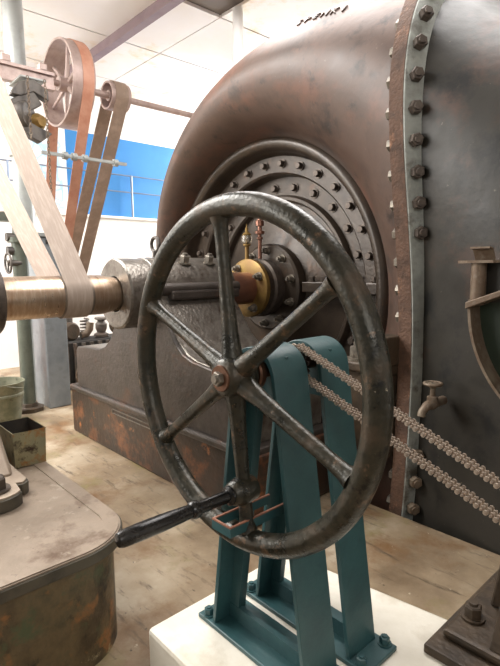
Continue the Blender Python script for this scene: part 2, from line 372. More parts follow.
for pl_, xx in ((A0, XJ - .004), (A0, XJ + .004), (A1, XJ + .062), (A2, XJ + .062), (A2, XJ - .004)):
    fb_mb.v += [(xx if xx < XJ + .05 else XJ + .012 + .05 * min(1., max(.35, .35 + (q[1] - 1.1) / .6 * .65)), q[0], q[1]) for q in pl_]
for i in range(nn - 1):
    for r_ in range(5):
        q_ = (r_ + 1) % 5; fb_mb.f.append((r_ * nn + i, r_ * nn + i + 1, q_ * nn + i + 1, q_ * nn + i))
fb = part('joint_flange', fb_mb, 'galv', tb, 40, label='pale worn sloping flange of the inlet half')
mid = resample(offset(outl, .038), .158); 
nutJ = hexbolt('flange_nut', .036, .036, 'nutdark', False, .01); nutL = hexbolt('flange_nut_dusty', .036, .036, 'dust', False, .01); nutK = hexbolt('flange_nut_small', .034, .034, 'nut', False)
for (y, z) in mid:
    nb = min(range(len(outl)), key=lambda i: (outl[i][0] - y) ** 2 + (outl[i][1] - z) ** 2)
    pa, pb = V(outl[max(nb - 1, 0)]), V(outl[min(nb + 1, len(outl) - 1)]); tg = (pb - pa).normalized(); on_ = V((-tg.y, tg.x))
    nd = V((.8, on_.x * .6, on_.y * .6)).normalized()
    if y > YM + .3: continue
    if not .42 < z < 1.5: inst('nut', nutJ if z > 1 else nutL, (XJ + .036, y, z), fb, rot_to(nd, random.random()))
    inst('nut', nutK, (XJ - .085, y, z), fa, rot_to((-1, 0, 0), random.random()))
# peripheral flange on the back edge of the scroll, with its bolts and raised lettering
po = []; pi_ = []
for i in range(70):
    ph = math.radians(58 + 128 * i / 69); a, b = sec(ph); R = RIN + 2 * a
    po.append((SX + (R + .075) * math.cos(ph), SZ + (R + .075) * math.sin(ph))); pi_.append((SX + (R - .03) * math.cos(ph), SZ + (R - .03) * math.sin(ph)))
pf = part('rim_flange', MB().ribbon(po, pi_, toXZ, YM - .02, YM + .09), 'case', tb, 40)
rb = hexbolt('rim_bolt', .028, .03, 'nut', True)
for i in range(3, 68, 3):
    p = V(po[i]); q = V(pi_[i]); c = q + (p - q) * .62
    inst('bolt', rb, (c.x, YM - .02, c.y), pf, rot_to((0, -1, 0), random.random()))
def case_letter(ch, ph, ps, size):
    cu = bpy.data.curves.new('letter', 'FONT'); cu.body = ch; cu.size = size; cu.extrude = .008; cu.align_x = 'CENTER'
    tmp = bpy.data.objects.new('tmp', cu); COL.objects.link(tmp)
    me = bpy.data.meshes.new_from_object(tmp); bpy.data.objects.remove(tmp)
    p = case_pt(ph, ps); tx = (case_pt(ph - .01, ps) - case_pt(ph + .01, ps)).normalized(); tv = (case_pt(ph, ps + .02) - case_pt(ph, ps - .02)).normalized()
    if tv.dot(V((0, 1, 0))) < 0: tv = -tv
    n = tx.cross(tv).normalized(); 
    if n.dot(V((0, -1, .3))) < 0: n = -n
    tv = n.cross(tx)
    me.transform(Matrix(((tx.x, tv.x, n.x, p.x - SX), (tx.y, tv.y, n.y, p.y - 3.2), (tx.z, tv.z, n.z, p.z), (0, 0, 0, 1))))
    me.materials.append(M['case']); link('raised_letter', me, (0, 0, 0), tb)
for i, ch in enumerate('SPENKI'):
    case_letter(ch, math.radians(68 - 2.1 * i), math.radians(-57), .085)
# front cover rings
CZ = 1.238
cv = part('cover_bead', MB().lathe([(1.10, 3.09), (1.125, 3.06), (1.13, 3.0), (1.145, 2.955), (1.175, 2.925), (1.21, 2.925), (1.24, 2.955), (1.255, 3.01), (1.255, 3.12), (1.2, 3.3)], (SX, 0, CZ), (0, 1, 0), 96), 'cover', tb, 50)
r1 = part('outer_bolt_ring', MB().lathe([(1.15, 3.08), (.98, 3.08), (.965, 3.095), (.955, 3.21)], (SX, 0, CZ), (0, 1, 0), 96), 'cover', tb)
r2 = part('inner_bolt_ring', MB().lathe([(.96, 3.2), (.80, 3.2), (.80, 3.3)], (SX, 0, CZ), (0, 1, 0), 96), 'cover', tb)
hc = part('head_cover', MB().lathe([(.81, 3.21), (.805, 3.17), (.79, 3.15), (.765, 3.15), (.75, 3.165), (.74, 3.21), (.6, 3.2), (.36, 3.12), (.30, 3.10)], (SX, 0, CZ), (0, 1, 0), 96), 'cover', tb, 30)
b1 = hexbolt('ring_bolt', .027, .036, 'nutdark'); b2 = hexbolt('cover_bolt', .03, .032, 'nutdark')
for k in range(32):
    t = 2 * PI * (k + .3) / 32; inst('bolt', b1, (SX + 1.045 * math.cos(t), 3.08, CZ + 1.045 * math.sin(t)), r1, rot_to((0, -1, 0), random.random()))
for k in range(24):
    t = 2 * PI * (k + .25) / 24; inst('bolt', b2, (SX + .87 * math.cos(t), 3.2, CZ + .87 * math.sin(t)), r2, rot_to((0, -1, 0), random.random()))
# horizontal split bars of the cover
sb = part('split_bar', MB().box((SX + .40, 3.03, SZ - .03), (SX + .74, 3.2, SZ + .05)), 'cover', tb, 0, .006)
sb2 = part('split_bar', MB().box((SX + .86, 3.0, SZ - .03), (SX + 1.12, 3.2, SZ + .05)), 'cover', tb, 0, .006)
for bar, xs in ((sb, (.46, .58, .69)), (sb2, (.93, 1.05))):
    for dx in xs: inst('bolt', b1, (SX + dx, 3.08, SZ + .05), bar, rot_to((0, 0, 1), random.random()))
# stuffing box
d1 = part('stuffing_box_flange', MB().lathe([(0, 3.02), (.35, 3.02), (.37, 3.035), (.37, 3.11), (.33, 3.13)], (SX, 0, SZ), (0, 1, 0), 64), 'cover', tb)
bb = hexbolt('gland_nut', .026, .04, 'nut', True, .02)
for k in range(10):
    t = 2 * PI * (k + .4) / 10; inst('nut', bb, (SX + .31 * math.cos(t), 3.02, SZ + .31 * math.sin(t)), d1, rot_to((0, -1, 0), k))
part('stuffing_box', MB().lathe([(.13, 2.90), (.225, 2.90), (.245, 2.915), (.245, 2.96), (.23, 2.97), (.23, 3.03)], (SX, 0, SZ), (0, 1, 0), 56), 'nutdark', tb)
gl = part('gland_follower', MB().lathe([(.132, 2.79), (.225, 2.79), (.24, 2.80), (.24, 2.835), (.2, 2.84), (.16, 2.92)], (SX, 0, SZ), (0, 1, 0), 56), 'brass', tb, label='yellow brass gland ring around the shaft')
for k in range(4):
    t = 2 * PI * (k + .35) / 4; inst('nut', bb, (SX + .188 * math.cos(t), 2.79, SZ + .188 * math.sin(t)), gl, rot_to((0, -1, 0), k))
part('oil_cup', MB().lathe([(.017, .22), (.017, .34), (.032, .35), (.032, .362), (.008, .37), (.008, .43), (.036, .432), (.038, .44), (.025, .455), (.012, .46), (.012, .49), (.004, .5), (.004, .525), (0, .525)], (SX - .02, 2.82, SZ), (0, 0, 1), 14), 'brass', gl)
part('glass_cup', MB().lathe([(.022, .365), (.042, .375), (.044, .40), (.040, .43), (.02, .435)], (SX - .02, 2.82, SZ), (0, 0, 1), 16), 'glass', gl)
part('grease_cup', MB().lathe([(.016, .22), (.016, .40), (.026, .405), (.026, .42), (.014, .425), (.014, .44), (.042, .45), (.042, .47), (.018, .48), (.018, .51), (.036, .515), (.036, .555), (.02, .565), (.014, .585), (0, .585)], (SX - .0, 2.95, SZ), (0, 0, 1), 16), 'stub', tb)
# side lug with bolt beside the joint
lg = part('support_lug', MB().box((-1.90, 2.50, .30), (-1.55, 2.82, .80)).box((-1.93, 2.46, .80), (-1.54, 2.85, .86)), 'rustdark', tb, 0, .012)
inst('bolt', hexbolt('lug_bolt', .045, .07, 'nut', True, .03), (-1.80, 2.53, .86), lg, rot_to((0, 0, 1)))
part('lug_rib', MB().prism([(-1.64, .86), (-1.53, .86), (-1.53, 1.03), (-1.64, 1.03)], toXZ, 2.42, 2.60), 'rustdark', tb, 0, .01)
# round inspection port low on the inlet section
PX, PZ, PR = -.40, 1.255, .585
part('port_ring', MB().ribbon(arc(PX, PZ, PR, 178, 362, 40), arc(PX, PZ, PR - .012, 178, 362, 40), toXZ, 2.2, 2.48), 'dust', tb, 40)
part('port_collar', MB().ribbon(arc(PX, PZ, PR - .012, 178, 362, 40), arc(PX, PZ, PR - .10, 178, 362, 40), toXZ, 2.30, 2.48), 'port', tb, 40)
part('port_disc', MB().ribbon(arc(PX, PZ, PR - .09, 178, 362, 40), [(PX, PZ)] * 41, toXZ, 2.40, 2.46), 'port', tb, 40, label='dark green recess of the round port')
part('port_shelf', MB().prism([(PX - .588, PZ - .02), (PX - .2, PZ + .14), (PX - .2, PZ + .16), (PX - .588, PZ + .01)], toXZ, 2.18, 2.48), 'dust', tb, 0, .004)
part('port_upright', MB().tube([(PX - .555, 2.23, PZ + .0), (PX - .555, 2.23, PZ + .185)], [.032, .032], 12), 'dust', tb, 40)
part('port_back', MB().prism([(PX - .585, PZ), (PX + .5, PZ + .1), (PX + .5, PZ + .18), (PX - .585, PZ + .18)], toXZ, 2.27, 2.47), 'case_dark', tb, 0)
part('port_top_plate', MB().prism([(PX - .655, 2.24), (PX - .59, 2.19), (PX - .48, 2.19), (PX - .45, 2.23), (PX + .5, 2.23), (PX + .5, 2.48), (PX - .655, 2.48)], toXY, PZ + .18, PZ + .192), 'dust', tb, 0)
part('port_tab', MB().prism([(2.26, PZ + .19), (2.27, PZ + .19), (2.235, PZ + .245), (2.20, PZ + .25), (2.20, PZ + .242), (2.23, PZ + .238)], toYZ, PX - .585, PX - .50), 'dust', tb, 0)
# drain tap
tp = thing('drain_tap', 'small dusty brass drain tap on the dark inlet casing', 'tap', (-1.245, 2.45, .70))
TX, TY, TZ = -1.235, 2.40, .715
part('tap_body', MB().tube([(TX, 2.52, TZ), (TX, TY + .02, TZ), (TX, TY, TZ), (TX - .01, TY - .04, TZ - .005), (TX - .02, TY - .065, TZ - .03), (TX - .022, TY - .07, TZ - .055)], [.024, .024, .03, .024, .02, .022], 12), 'dust', tp, 50)
part('tap_stem', MB().lathe([(.028, .0), (.028, .04), (.014, .045), (.014, .085), (.02, .09), (.02, .1), (.008, .105)], (TX, TY, TZ), (0, 0, 1), 12), 'dust', tp)
part('tap_handle', MB().tube([(TX + .042 * math.cos(k * PI / 8), TY + .042 * math.sin(k * PI / 8), TZ + .108) for k in range(16)], .009, 8, True).box((TX - .042, TY - .008, TZ + .104), (TX + .042, TY + .008, TZ + .112)).box((TX - .008, TY - .042, TZ + .104), (TX + .008, TY + .042, TZ + .112)), 'dust', tp)

# ================================================================== MAIN SHAFT AND BEARINGS
sh = thing('drive_shaft', 'thick oily steel drive shaft running into the turbine', 'shaft', (SX, 1.2, SZ))
part('shaft_drum', MB().lathe([(0, .80), (.128, .80), (.128, 1.50), (.118, 1.54), (.108, 1.62), (.108, 2.0)], (SX, 0, SZ), (0, 1, 0), 48), 'shaft', sh)
part('shaded_wrap_band', MB().lathe([(.1285, 1.215), (.1295, 1.22), (.1295, 1.40), (.1285, 1.405)], (SX, 0, SZ), (0, 1, 0), 48), 'shaftband', sh, label='dark band coloured as the shaded belt wrap')  # shade of the belt wrap put into the band's dark colour
part('gland_stub', MB().lathe([(.11, 2.0), (.11, 2.48), (.132, 2.50), (.132, 3.0)], (SX, 0, SZ), (0, 1, 0), 40), 'stub', sh)
part('collar', MB().lathe([(.12, .70), (.19, .70), (.20, .71), (.20, .855), (.19, .865), (.12, .865)], (SX, 0, SZ), (0, 1, 0), 48), 'nutdark', sh)

bp_ = thing('bearing_pedestal', 'large cast-iron bearing pedestal with rusty base in front of turbine', 'bearing', (SX, 2.1, 0))
part('pedestal_base', MB().box((-4.29, 1.755, 0), (-1.91, 2.45, .40)), 'pedlow', bp_, 0, .02, 'rust-stained lower base of the pedestal')
part('base_ledge', MB().box((-4.27, 1.735, .385), (-1.93, 2.45, .435)), 'iron', bp_, 0, .015)
L = [(-4.16, .43), (-4.16, .74), (-4.12, .78)] + [(-3.72, .80), (-3.62, .83), (-3.53, .89), (-3.46, .98), (-3.41, 1.08), (-3.36, 1.2), (-3.34, 1.262)]
Rr = [(-2.86, 1.262), (-2.84, 1.2), (-2.78, 1.14), (-2.73, 1.07), (-2.655, .965), (-2.56, .89), (-2.46, .86), (-2.335, .845), (-2.06, .815), (-2.0, .78), (-2.0, .43)]
part('pedestal_body', MB().prism(L + Rr, toXZ, 1.80, 2.44), 'irontop', bp_, 40, .012, 'bare worn metal flanks of the pedestal, lightened to look lit')  # lighter metal also stands in for the light on the flank
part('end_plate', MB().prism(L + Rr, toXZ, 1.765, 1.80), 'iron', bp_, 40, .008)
part('drip_slot', MB().box((-3.51, 1.748, .322), (-2.91, 1.757, .328)).box((-3.51, 1.748, .352), (-2.91, 1.757, .358)).box((-3.515, 1.748, .322), (-3.505, 1.757, .358)).box((-2.915, 1.748, .322), (-2.905, 1.757, .358)), 'irontop', bp_, 0)
part('bearing_drum', MB().lathe([(.12, 1.60), (.225, 1.60), (.237, 1.612), (.237, 1.80), (.242, 1.805), (.242, 1.86)], (SX, 0, SZ), (0, 1, 0), 64), 'irontop', bp_, 30)
cap = part('bearing_cap', MB().prism([(SX - .24, SZ)] + arc(SX, SZ, .245, 180, 0, 24) + [(SX + .24, SZ)], toXZ, 1.85, 2.47), 'irontop', bp_, 35, .012)
part('cap_flange', MB().box((-3.36, 1.86, SZ - .045), (-2.80, 2.46, SZ + .02)), 'iron', bp_, 0, .015)
part('oil_roll', MB().cyl((SX + .25, 1.80, SZ + .03), (SX + .25, 2.47, SZ + .03), .04, 20), 'iron', bp_)
cb = hexbolt('cap_bolt', .036, .05, 'nut', True, .015)
for y in (2.08, 2.30):
    for s in (-1, 1): inst('bolt', cb, (SX + s * .13, y, SZ + .20), cap, rot_to((s * .25, 0, 1), .3))
part('eye_bolt', MB().tube([(SX + .05 * math.cos(k * PI / 8), 1.93, SZ + .335 + .05 * math.sin(k * PI / 8)) for k in range(16)], .013, 8, True).cyl((SX, 1.93, SZ + .235), (SX, 1.93, SZ + .29), .022, 12), 'iron', bp_)

# machine bed at the left foreground
bd = thing('machine_bed', 'stained stone machine bed with a rounded iron top plate', 'machine base', (-2.4, 0, 0))
def bedpoly(g, r):
    return [(-4.2 - g, -2.2), (-1.57 + g, -2.2)] + arc(-1.57 + g - r, .89 + g - r, r, 0, 90, 12) + [(-4.2 - g, .89 + g)]
part('stone_body', MB().prism(bedpoly(-.03, .22), toXY, 0, .405), 'stone', bd, 40)
part('plate_edge', MB().prism(bedpoly(0, .23), toXY, .405, .446), 'bededge', bd, 40, .003)
part('top_plate', MB().prism(bedpoly(-.006, .225), toXY, .446, .452), 'bedplate', bd, 40)
part('raised_strip', MB().ribbon(bedpoly(-.012, .22)[1:], bedpoly(-.07, .17)[1:], toXY, .452, .456), 'bedplate', bd, 40)
fp = thing('shaft_bracket', 'dusty cast bearing foot bolted on the machine bed', 'bearing', (SX, .3, .452))
def footpoly(g):
    return [(-4.1 - g, .70 + g), (-2.235 + g, .70 + g), (-2.215 + g, .69 + g), (-2.20 + g, .665), (-2.21 + g, .64)] + arc(-2.20, .55, .115 + g, 50, -70, 10) + [(-2.26, .40 - g), (-2.40, .30 - g), (-2.42 + g, -.3), (-4.1 - g, -.3)]
part('foot_plate', MB().prism(footpoly(0), toXY, .452, .505), 'bededge', fp, 40, .004)
part('foot_top', MB().prism(footpoly(-.008), toXY, .505, .513), 'bracket', fp, 40)
part('pedestal_arm', MB().prism([(-4.0, .51), (-2.30, .51), (-2.40, .60), (-2.62, .82), (-2.76, 1.05), (-2.84, 1.2), (-2.86, 1.40), (-2.98, 1.52), (-3.22, 1.52), (-3.34, 1.40), (-3.36, 1.2), (-3.55, .82), (-3.9, .6)], toXZ, .02, .665), 'bracket', fp, 40, .02)
inst('bolt', hexbolt('foot_bolt', .045, .05, 'nutdark', True), (-2.19, .55, .512), fp, (0, 0, .4))

# ================================================================== HAND WHEEL
WX, WY, WZ, WR = -1.008, .859, 1.135, .45
hw = thing('hand_wheel', 'large dark olive six-spoked iron hand wheel with crank handle', 'hand wheel', (WX, WY, WZ))
part('rim', MB().tube([(WX + WR * math.cos(k * PI / 48), WY, WZ + WR * math.sin(k * PI / 48)) for k in range(96)], .031, 20, True), 'wheel', hw, 60)
tilt = math.radians(-90 + 6.5)
for k in range(6):
    t = tilt + k * PI / 3; d = V((math.cos(t), 0, math.sin(t))); c = V((WX, WY, WZ))
    part('spoke', MB().tube([c + d * s for s in (.03, .07, .12, .25, .36, .40, .425)], [.034, .028, .0225, .0195, .019, .021, .028], 14), 'wheel', hw, 60)
part('hub', MB().lathe([(0, -.045), (.04, -.045), (.05, -.038), (.056, -.02), (.058, .02), (.05, .045), (.03, .05), (0, .05)], (WX, WY, WZ), (0, 1, 0), 32), 'wheel', hw, 40)
hb = part('axle', MB().lathe([(.0, -.05), (.034, -.05), (.036, -.046), (.036, -.03)], (WX, WY, WZ), (0, 1, 0), 24).cyl((WX, WY, WZ), (WX, 1.30, WZ), .022, 16), 'copper', hw)
inst('axle_nut', hexbolt('axle_nut', .02, .014, 'nut', False, .006), (WX, WY - .05, WZ), hb, rot_to((0, -1, 0), .3))
part('bush', MB().lathe([(.022, .055), (.046, .055), (.05, .06), (.05, .075), (.03, .078)], (WX, WY, WZ), (0, 1, 0), 28), 'copper', hw)
# crank handle on the lower spoke
hd = V((math.cos(tilt), 0, math.sin(tilt))); hp = V((WX, WY, WZ)) + hd * .312
ck = part('crank_boss', MB().lathe([(.02, .035), (.034, .03), (.038, 0), (.038, -.02), (.03, -.045), (.024, -.05), (0, -.05)], hp, (0, 1, 0), 24), 'wheel', hw, 50)
part('crank_sleeve', MB().lathe([(0, -.05), (.026, -.05), (.026, -.056), (.0165, -.06), (.0165, -.155), (.022, -.158), (.023, -.168), (.021, -.176), (.017, -.18)], hp, (0, 1, 0), 24), 'black', ck, 40)
part('crank_grip', MB().lathe([(.016, -.178), (.0175, -.19), (.0205, -.26), (.021, -.32), (.0195, -.365), (.016, -.375), (.010, -.378), (.0, -.378)], hp, (0, 1, 0), 24), 'black', ck, 40)
sp = MB(); NT = 14; prof = []
for k in range(NT * 4):
    rr_ = .058 if k % 4 in (1, 2) else .047; t = 2 * PI * k / (NT * 4); prof.append((WX + rr_ * math.cos(t), WZ + rr_ * math.sin(t)))
part('sprocket', sp.prism(prof, toXZ, 1.073, 1.081).prism(prof, toXZ, 1.097, 1.105), 'chaindark', hw, 0)

# ================================================================== PLINTH AND STAND
PLZ = .255
pl = solo('concrete_plinth', MB().prism([(-1.35, .76), (.1, .76), (.1, 1.62), (-.60, 1.535), (-1.35, 1.42)], toXY, 0, PLZ), 'plinth', (-.83, 1.16, 0), 'low cream-painted concrete plinth under the green frames', 'plinth', smooth=0, bevel=.015)
def stand(y0, y1, label):
    yc = (y0 + y1) / 2
    st = thing('support_frame', label, 'stand', (WX, yc, PLZ), 'teal frames carrying the wheel shaft')
    zc, ra, hwid, zb = 1.118, .088, .205, PLZ + .015
    pth = [(WX - hwid, zb)] + [(WX - hwid + (hwid - ra) * i / 6, zb + (zc - zb) * i / 6) for i in range(1, 6)] + arc(WX, zc, ra, 174, 6, 16) + [(WX + ra + (hwid - ra) * i / 6, zc - (zc - zb) * i / 6) for i in range(1, 7)]
    inn = offset(pth, -.014)
    part('outer_strip', MB().ribbon(pth, inn, toXZ, y0, y1), 'teal', st, 40, .002)
    web = offset(pth, -.055)
    part('web', MB().ribbon(inn, web, toXZ, yc - .007, yc + .007), 'teal', st, 40)
    part('base_strip', MB().box((WX - .27, y0 - .01, PLZ), (WX + .27, y1 + .02, PLZ + .015)), 'teal', st, 0, .003)
    part('base_web', MB().box((WX - hwid + .02, yc - .009, PLZ + .015), (WX + hwid - .02, yc + .009, PLZ + .065)), 'teal', st, 0)
    part('top_web', MB().box((WX - .07, yc - .005, zc - .09), (WX + .07, yc + .005, zc + .06)), 'teal', st, 0)
    bt = hexbolt('stand_bolt', .016, .02, 'teal', True, .004)
    for s in (-1, 1):
        for yy in (y0 + .012, y1 - .0): inst('bolt', bt, (WX + s * .238, yy, PLZ + .015), st, (0, 0, random.random()))
    return st
s1 = stand(.925, 1.06, 'nearer teal steel frame just behind the hand wheel')
s2 = stand(1.118, 1.25, 'farther teal steel frame beyond the drive chain')
# latch loop between wheel and frame
zl = .745
LO, LI = [(-.945, 1.0), (-.945, .785), (-1.022, .785), (-1.022, 1.0)], [(-.951, 1.0), (-.951, .791), (-1.016, .791), (-1.016, 1.0)]
lt = part('latch_strap', MB().ribbon(LO, LI, toXY, zl - .022, zl + .003), 'teal', s1, 0)
part('bare_edge', MB().ribbon(LO, LI, toXY, zl + .003, zl + .007), 'tealedge', lt, 0, label='bare coppery edge of the strap')

# roller chain: every link is a part
ch = thing('roller_chain', 'greasy double roller chain running down from the wheel sprocket', 'chain', (WX, 1.089, WZ))
P = .0116
def chain_link(name, ys, m):
    lm = MB()
    for yy in ys: lm.lathe([(0, -.0024), (.006, -.0024), (.006, .0024), (0, .0024)], (0, yy, 0), (0, 1, 0), 8)
    lm.lathe([(0, -.0185), (.0028, -.0185), (.0028, .0185), (0, .0185)], (0, 0, 0), (0, 1, 0), 6)
    return lm.mesh(name, m, 30)
linkA = chain_link('chain_link', (-.0155, 0, .0155), 'chain'); linkB = chain_link('chain_link_inner', (-.0078, .0078), 'chain')
cy_ = 1.089; ctr = V((WX, cy_, WZ))
for a, b_ in (((-.985, 1.197), (-.392, .951)), ((-.985, 1.116), (-.388, .874))):
    a = V((a[0], cy_, a[1])); b_ = V((b_[0], cy_, b_[1])); dv = (b_ - a).normalized(); ang = -math.atan2(dv.z, dv.x)
    for k in range(int(.9 / P)): inst('link', linkA if k % 2 == 0 else linkB, a + dv * (P * (k + .5)), ch, (0, ang, 0))
for k in range(18):
    t = math.radians(75 + 12 * k); inst('link', linkA if k % 2 == 0 else linkB, ctr + V((math.cos(t) * .056, 0, math.sin(t) * .056)), ch, (0, -(t + PI / 2), 0))

# rusty bracket foot, lower right
rbk = thing('iron_bracket', 'rusty iron bracket foot with hex bolts at right foreground', 'bracket', (-.5, 1.6, PLZ))
part('base_plate', MB().box((-.68, 1.32, PLZ), (-.25, 1.95, PLZ + .03)), 'rustdark', rbk, 0, .006)
part('foot', MB().box((-.655, 1.385, PLZ + .03), (-.28, 1.92, PLZ + .06)), 'rustdark', rbk, 0, .012)
part('leg', MB().prism([(-.60, 0 + PLZ + .06), (-.50, PLZ + .06), (-.40, 1.1), (-.48, 1.1)], toXZ, 1.60, 1.72), 'rustdark', rbk, 0, .008)
part('gusset', MB().prism([(1.40, PLZ + .06), (1.66, PLZ + .06), (1.66, PLZ + .5)], toYZ, -.52, -.46), 'rustdark', rbk, 0, .004)
fbolt = hexbolt('bracket_bolt', .027, .038, 'rustdark', True, .008)
for p in ((-.61, 1.50), (-.61, 1.76)): inst('bolt', fbolt, (p[0], p[1], PLZ + .06), rbk, (0, 0, .3))
solo('bracket_block', MB().box((-.66, 1.64, 0), (.1, 1.99, PLZ - .001)), 'rustdark', (-.3, 1.8, 0), 'dark concrete block under the far end of rusty bracket', 'plinth', smooth=0)

# ================================================================== BELTS, POSTS, LINE SHAFT
def belt_loop(cx, cz, r1_, ex, ez, r2_, y0, y1, th=.006):
    d = V((ex - cx, ez - cz)); Ln = d.length; u = d / Ln; base = math.degrees(math.atan2(u.y, u.x)); g = math.degrees(math.acos((r1_ - r2_) / Ln))
    def path(o):
        return arc(cx, cz, r1_ + o, base + g, base + 360 - g, 28) + arc(ex, ez, r2_ + o, base - g, base + g, 28)
    return MB().ribbon(path(th + .002), path(.002), toXZ, y0, y1, closed=True)
bl = belt_loop(SX, SZ, .1295, -5.26, 3.35, .36, 1.225, 1.385)
solo('flat_belt', bl, 'belt', (SX, 1.31, SZ), 'wide pale canvas belt looped round the thick drive shaft', 'belt', smooth=40)
# pulley at upper left that the pale belt runs to
def pulley(name, label, cx, cz, y0, y1, r, m, spokes=6, hub=.06, group=None):
    t = thing(name, label, 'pulley', (cx, (y0 + y1) / 2, cz), group)
    part('rim', MB().lathe([(r - .022, y0), (r, y0), (r + .004, (y0 + y1) / 2), (r, y1), (r - .022, y1), (r - .018, (y0 + y1) / 2)], (cx, 0, cz), (0, 1, 0), 48, True), m, t, 40)
    ym = (y0 + y1) / 2
    part('hub', MB().lathe([(.03, y0 + .02), (hub, y0 + .02), (hub, y1 - .02), (.03, y1 - .02)], (cx, 0, cz), (0, 1, 0), 20), m, t)
    for k in range(spokes):
        a = 2 * PI * k / spokes + .35; d = V((math.cos(a), 0, math.sin(a)))
        part('spoke', MB().tube([V((cx, ym, cz)) + d * s for s in (hub * .8, r * .5, r - .015)], [.03, .024, .022], 8), m, t)
    return t
pulley('belt_pulley', 'pale belt pulley high at the left end of the canvas belt', -5.26, 3.35, 1.20, 1.41, .36, 'pulley')
LX, LZ = -5.6, 3.43
ls = thing('line_shaft', 'thin overhead steel line shaft carrying two pulleys', 'shaft', (LX, 3, LZ))
part('rod', MB().cyl((LX, 2.10, LZ), (LX, 6.0, LZ), .036, 16), 'pulley', ls)
part('bearing_block', MB().box((LX - .09, 5.2, LZ - .1), (LX + .09, 5.35, 4.3)), 'greypaint', ls, 0, .01)
part('bearing_block', MB().box((LX - .06, 2.16, LZ - .06), (LX + .06, 2.26, LZ + .06)), 'hoist', ls, 0, .01)
pulley('line_shaft_pulley', 'big spoked pulley with brown leather belt on the overhead shaft', LX, LZ, 2.32, 2.56, .445, 'pulley', 6, .075)
pulley('line_shaft_pulley', 'small pulley with grey-brown belt on the overhead shaft', LX, LZ, 2.90, 3.14, .155, 'pulley', 4, .06)
pulley('countershaft_pulley', 'low pulley at the foot of the brown leather belt', -6.52, 1.0, 2.38, 2.58, .17, 'pulley', 4, .05)
pulley('countershaft_pulley', 'low pulley at the foot of the grey-brown belt', -7.28, 1.0, 2.95, 3.16, .18, 'pulley', 4, .05)
solo('leather_belt', belt_loop(LX, LZ, .449, -6.52, 1.0, .174, 2.42, 2.54), 'belt2', (LX, 2.48, LZ), 'brown leather belt hanging from the big overhead pulley', 'belt', smooth=40)
solo('leather_belt', belt_loop(LX, LZ, .159, -7.28, 1.0, .184, 2.94, 3.10), 'belt3', (LX, 3.05, LZ), 'grey-brown belt hanging from the small overhead pulley', 'belt', smooth=40)
cs = thing('countershaft_stand', 'low iron stand holding the countershaft by the white wall', 'stand', (-6.9, 2.8, 0))
for (x0, yy) in ((-6.52, 2.62), (-7.28, 2.80)):
    part('pillar', MB().box((x0 - .06, yy, 0), (x0 + .06, yy + .1, 1.06)), 'scrap', cs, 0, .01)
part('countershaft', MB().cyl((-6.52, 2.36, 1.0), (-6.52, 2.74, 1.0), .03, 12).cyl((-7.28, 2.78, 1.0), (-7.28, 3.2, 1.0), .03, 12), 'scrap', cs)
# grey box column with pipe on top
gc = thing('machine_column', 'blue-grey square steel column standing on the floor', 'column', (-5.3, 1.97, 0))
part('shaft_box', MB().prism([(-5.51, 1.87), (-5.14, 1.87), (-5.14, 2.10), (-5.51, 2.10)], toXY, 0, 1.76), 'column', gc, 0, .012)
part('cap_plate', MB().box((-5.53, 1.85, 1.76), (-5.12, 2.12, 1.80)), 'greypaint', gc, 0, .006)
part('slot', MB().box((-5.139, 1.93, 1.69), (-5.132, 2.02, 1.73)), 'rubber', gc, 0)
pp = thing('roof_pipe', 'tall pale grey pipe rising behind the square column to the ceiling', 'pipe', (-5.69, 1.94, 0))
part('pipe', MB().cyl((-5.69, 1.94, 0), (-5.69, 1.94, 4.30), .10, 24), 'greypaint', pp)
part('collar', MB().cyl((-5.69, 1.94, 2.62), (-5.69, 1.94, 2.70), .12, 24), 'greypaint', pp)
part('collar', MB().cyl((-5.69, 1.94, 3.38), (-5.69, 1.94, 3.50), .12, 24), 'greypaint', pp)
sp_ = thing('standing_pipe', 'grey-green floor pipe with flanged foot beside the column', 'pipe', (-5.24, 1.70, 0))
part('pipe', MB().cyl((-5.24, 1.70, .05), (-5.24, 1.70, 1.72), .066, 24), 'greenpipe', sp_)
part('floor_flange', MB().lathe([(0, 0), (.145, 0), (.145, .04), (.09, .05), (.08, .08), (.066, .085)], (-5.24, 1.70, 0), (0, 0, 1), 8), 'rustdark', sp_)
part('top_flange', MB().cyl((-5.24, 1.70, 1.70), (-5.24, 1.70, 1.75), .10, 20).cyl((-5.24, 1.70, 1.75), (-5.24, 1.70, 2.0), .05, 16).box((-5.32, 1.40, 1.90), (-5.16, 1.76, 1.98)), 'greenpipe', sp_)
vw = part('valve', MB().cyl((-5.20, 1.70, 1.50), (-5.20, 1.585, 1.50), .03, 12), 'hoist', sp_)
for z in (1.62, 1.75): part('plug', MB().cyl((-5.24, 1.66, z), (-5.24, 1.59, z), .042, 12), 'hoist', sp_)
vh = MB().tube([(-5.2 + .095 * math.cos(k * PI / 10), 1.58, 1.5 + .095 * math.sin(k * PI / 10)) for k in range(20)], .011, 8, True)
for k in range(3): vh.cyl((-5.2, 1.58, 1.5), (-5.2 + .095 * math.cos(.4 + k * 2.094), 1.58, 1.5 + .095 * math.sin(.4 + k * 2.094)), .008, 6)
part('valve_wheel', vh, 'hoist', vw)
